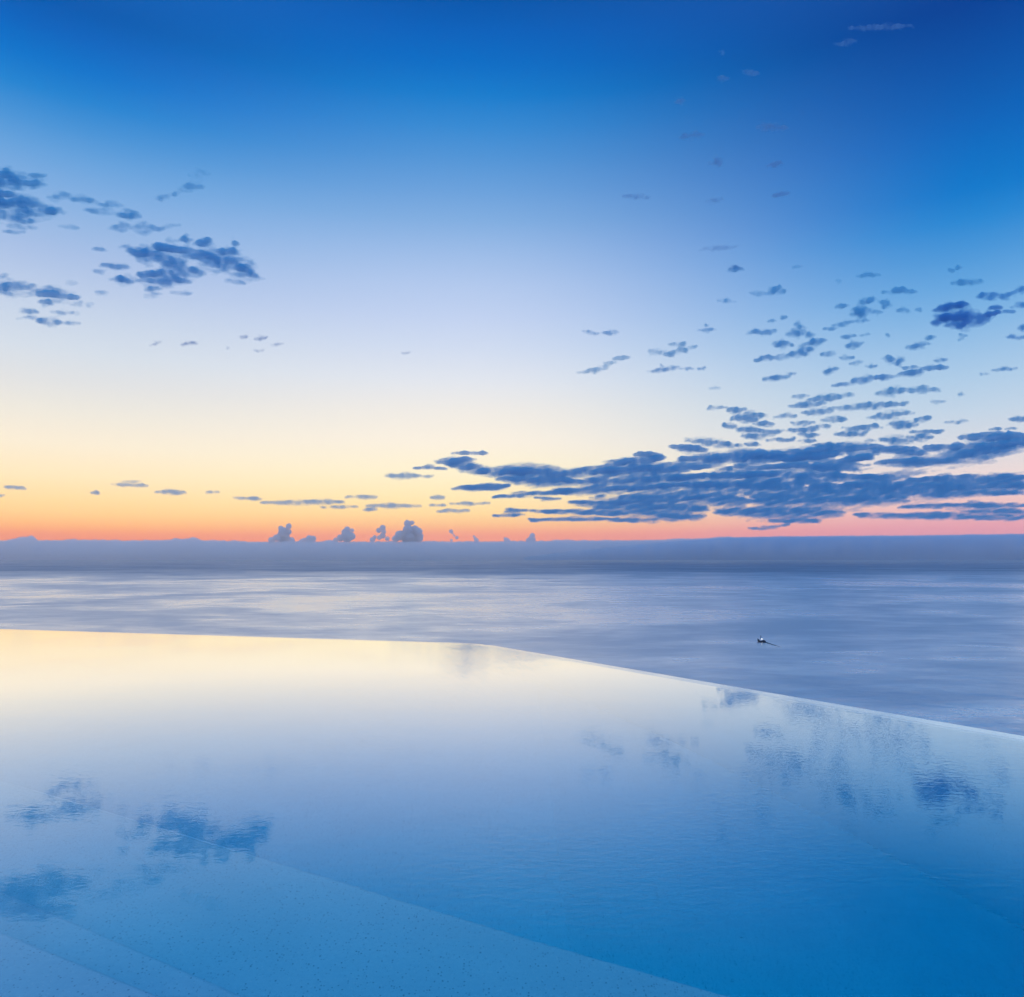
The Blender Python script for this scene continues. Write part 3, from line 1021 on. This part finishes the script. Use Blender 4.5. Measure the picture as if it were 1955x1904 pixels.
cumulus([P(160, 195, 42), P(165, 160, 32), P(150, 138, 18), P(200, 125, 19), P(195, 160, 22), P(120, 198, 22), P(90, 215, 22), P(215, 215, 22)],
        "cumulus tower with two horns, the leftmost tall one on the horizon", 2)
cumulus([P(335, 210, 28), P(355, 205, 20), P(300, 215, 18), P(280, 220, 14)], "low cumulus mound between the two leftmost tall towers", 3)
cumulus([P(575, 190, 40), P(572, 145, 20), P(603, 152, 15), P(560, 165, 26), P(530, 200, 24), P(605, 190, 24), P(500, 215, 18)],
        "stepped cumulus tower, second of the tall ones from the left", 4)
cumulus([P(800, 135, 20), P(775, 152, 18), P(808, 160, 17), P(800, 185, 20), P(780, 198, 16), P(750, 195, 14), P(735, 212, 18), P(830, 205, 16)],
        "hollow hooked cumulus tower beside the tallest one", 5)
cumulus([P(970, 195, 55), P(965, 150, 36), P(960, 108, 24), P(987, 103, 16), P(1005, 150, 32), P(1030, 160, 26), P(915, 185, 34), P(885, 205, 24), P(1030, 200, 30),
         P(1050, 185, 14)],
        "tallest and widest cumulus tower on the horizon", 6)
cumulus([P(1238, 158, 14), P(1248, 172, 8), P(1258, 185, 8), P(1275, 198, 12), P(1240, 215, 10)], "thin broken cumulus puff leaning left, right of the tallest tower", 7)
cumulus([P(1385, 190, 9), P(1392, 203, 12), P(1400, 215, 16)], "tiny pointed cumulus puff midway between the thin puff and the right knob", 8)
cumulus([P(1590, 212, 17), P(1582, 203, 9), P(1605, 218, 14)], "tiny low cumulus bump just left of the right knob", 9)
cumulus([P(1757, 185, 18), P(1748, 205, 20), P(1730, 215, 16), P(1765, 210, 16)], "small round cumulus knob at the right end of the row of towers", 10)


# ------------------------------------------------------------------ boats
def boat_hull(L, B, H, bow_rise, stern_rise=0.1, draft=0.25):
    bm = bmesh.new()
    secs = []
    n = 12
    for i in range(n + 1):
        s = i / n                      # 0 stern, 1 bow
        y = (s - 0.5) * L
        w = B / 2 * (0.78 + 0.22 * math.sin(min(s / 0.55, 1) * math.pi / 2)) * (1 - max(0, (s - 0.55) / 0.45) ** 2.2) + 0.02
        sheer = H + bow_rise * max(0, (s - 0.35) / 0.65) ** 2 + stern_rise * max(0, (0.25 - s) / 0.25) ** 2
        keel = -draft + (H * 0.5) * max(0, (s - 0.85) / 0.15) ** 2
        prof = [(0, keel), (w * 0.62, keel + 0.12), (w * 0.9, keel + 0.5), (w, sheer), (w * 0.86, sheer), (w * 0.82, H * 0.62), (0, H * 0.62)]
        ring = [bm.verts.new((x, y, z)) for x, z in prof] + [bm.verts.new((-x, y, z)) for x, z in reversed(prof[1:-1])]
        secs.append(ring)
    m_ = len(secs[0])
    for a, b in zip(secs, secs[1:]):
        for k in range(m_):
            bm.faces.new((a[k], a[(k + 1) % m_], b[(k + 1) % m_], b[k]))
    bm.faces.new(secs[0])
    bm.faces.new(list(reversed(secs[-1])))
    return bm


def box_bm(x0, x1, y0, y1, z0, z1, taper=0.0, bev=0.06):
    bm = bmesh.new()
    vs = []
    for z, k in ((z0, 0), (z1, taper)):
        vs.append([bm.verts.new(p) for p in ((x0 + k, y0 + k, z), (x1 - k, y0 + k, z), (x1 - k, y1 - k, z), (x0 + k, y1 - k, z))])
    bm.faces.new(vs[1])
    bm.faces.new(list(reversed(vs[0])))
    for i in range(4):
        j = (i + 1) % 4
        bm.faces.new((vs[0][i], vs[0][j], vs[1][j], vs[1][i]))
    bmesh.ops.bevel(bm, geom=list(bm.edges), offset=bev, segments=2, affect='EDGES', profile=0.5)
    return bm


def rod_bm(p0, p1, r0, r1, seg=8):
    bm = bmesh.new()
    p0, p1 = Vector(p0), Vector(p1)
    ax = (p1 - p0).normalized()
    u = ax.orthogonal().normalized()
    v = ax.cross(u)
    a = [bm.verts.new(p0 + (u * math.cos(t) + v * math.sin(t)) * r0) for t in [2 * math.pi * k / seg for k in range(seg)]]
    b = [bm.verts.new(p1 + (u * math.cos(t) + v * math.sin(t)) * r1) for t in [2 * math.pi * k / seg for k in range(seg)]]
    for i in range(seg):
        j = (i + 1) % seg
        bm.faces.new((a[i], a[j], b[j], b[i]))
    bm.faces.new(list(reversed(a)))
    bm.faces.new(b)
    return bm


M_HULL = simple_mat("dark_hull_paint", (0.012, 0.016, 0.03), 0.5)
M_WHITE = simple_mat("white_boat_paint", (0.8, 0.8, 0.8), 0.4, 0.06)
M_DARK = simple_mat("tarred_gear", (0.02, 0.025, 0.04), 0.7)
M_GLASS = simple_mat("dark_window_glass", (0.02, 0.03, 0.05), 0.1)

pb = on_plane(1453.5, 1226, SEA_Z)
tail = on_plane(1488, 1234.5, SEA_Z)
heading = xy(pb - tail)
boat = bpy.data.objects.new("fishing_boat", None)
COL.objects.link(boat)
boat.location = (pb.x, pb.y, SEA_Z)
boat.rotation_euler = (0, 0, math.atan2(-heading.x, heading.y) + R(28))
tag(boat, "small dark fishing boat with a lit white wheelhouse and mast, trailing a dark wake", "boat")
from_bm("hull", boat_hull(11.0, 4.1, 1.75, 1.6, 0.3), M_HULL, boat, True)
wh = from_bm("wheelhouse", box_bm(-1.4, 1.4, -0.6, 1.7, 1.07, 4.6, 0.12), M_WHITE, boat)
from_bm("window", box_bm(-0.9, 0.9, 1.55, 1.73, 3.1, 3.9, 0.0, 0.02), M_GLASS, wh)
m, t, out = new_mat("lit_lamp")
em = N(t, 'ShaderNodeEmission')
em.inputs['Color'].default_value = (1.0, 0.97, 0.9, 1)
em.inputs['Strength'].default_value = 5.0
t.links.new(em.outputs[0], out.inputs['Surface'])
bm = bmesh.new()
bmesh.ops.create_uvsphere(bm, u_segments=16, v_segments=10, radius=0.36)
for v in bm.verts:
    v.co = Vector((v.co.x, v.co.y * 0.6 - 0.85, v.co.z + 3.9))
from_bm("deck_lamp", bm, m, boat, True)
from_bm("mast", rod_bm((0, 0.9, 4.55), (0, 0.9, 8.4), 0.34, 0.26), M_DARK, boat)
from_bm("net_pile", box_bm(-1.4, 1.4, -4.6, -1.8, 1.07, 2.9, 0.4, 0.3), M_DARK, boat)
from_bm("bow_post", rod_bm((0, 5.2, 1.3), (0, 5.6, 4.0), 0.35, 0.25), M_DARK, boat)

far = on_plane(523, 1091.6, SEA_Z)
speck = bpy.data.objects.new("motor_boat", None)
COL.objects.link(speck)
speck.location = (far.x, far.y, SEA_Z)
speck.rotation_euler = (0, 0, R(70))
tag(speck, "tiny white boat far out on the sea, left of the middle", "boat")
from_bm("hull", boat_hull(9.0, 3.0, 1.2, 0.9), M_WHITE, speck, True)
from_bm("cabin", box_bm(-0.95, 0.95, -2.2, 1.6, 0.74, 3.4, 0.2), M_WHITE, speck)


def wake_material():
    m, t, out = new_mat("wake_water")
    p = N(t, 'ShaderNodeBsdfPrincipled')
    p.inputs['Base Color'].default_value = (0.006, 0.03, 0.07, 1)
    p.inputs['IOR'].default_value = 1.33
    p.inputs['Roughness'].default_value = 0.35
    t.links.new(p.outputs[0], out.inputs['Surface'])
    return m


# wake: a low ridge of churned water, widest at the stern
stern = xy(pb) - Vector((math.sin(-boat.rotation_euler.z), math.cos(-boat.rotation_euler.z), 0)) * 5.6
end = xy(on_plane(1492, 1236, SEA_Z))
dw = (end - stern)
nw = Vector((-dw.y, dw.x, 0)).normalized()
V, Q = [], []
cols = [(-1.0, 0.0), (-0.6, 0.5), (-0.25, 0.95), (0.0, 0.7), (0.3, 0.95), (0.65, 0.5), (1.0, 0.0)]
for i in range(41):
    s = i / 40
    c0 = stern + dw * s
    w = 1.9 * (1 - s) ** 0.8 + 0.06
    hgt = 0.85 * (1 - s) ** 0.9
    for (a, b) in cols:
        j = 0.25 * math.sin(i * 1.7 + a * 3) * (1 - s)
        V.append((c0.x + nw.x * (a * w + j), c0.y + nw.y * (a * w + j), SEA_Z + 0.03 + hgt * b * (1 + 0.2 * math.sin(i * 2.3 + a * 5))))
for i in range(40):
    for k in range(6):
        Q.append((i * 7 + k, i * 7 + k + 1, (i + 1) * 7 + k + 1, (i + 1) * 7 + k))
wk = from_arrays("boat_wake", np.array(V), Q, wake_material())
tag(wk, "dark narrowing wake trailing behind the fishing boat", "wake", kind="stuff")
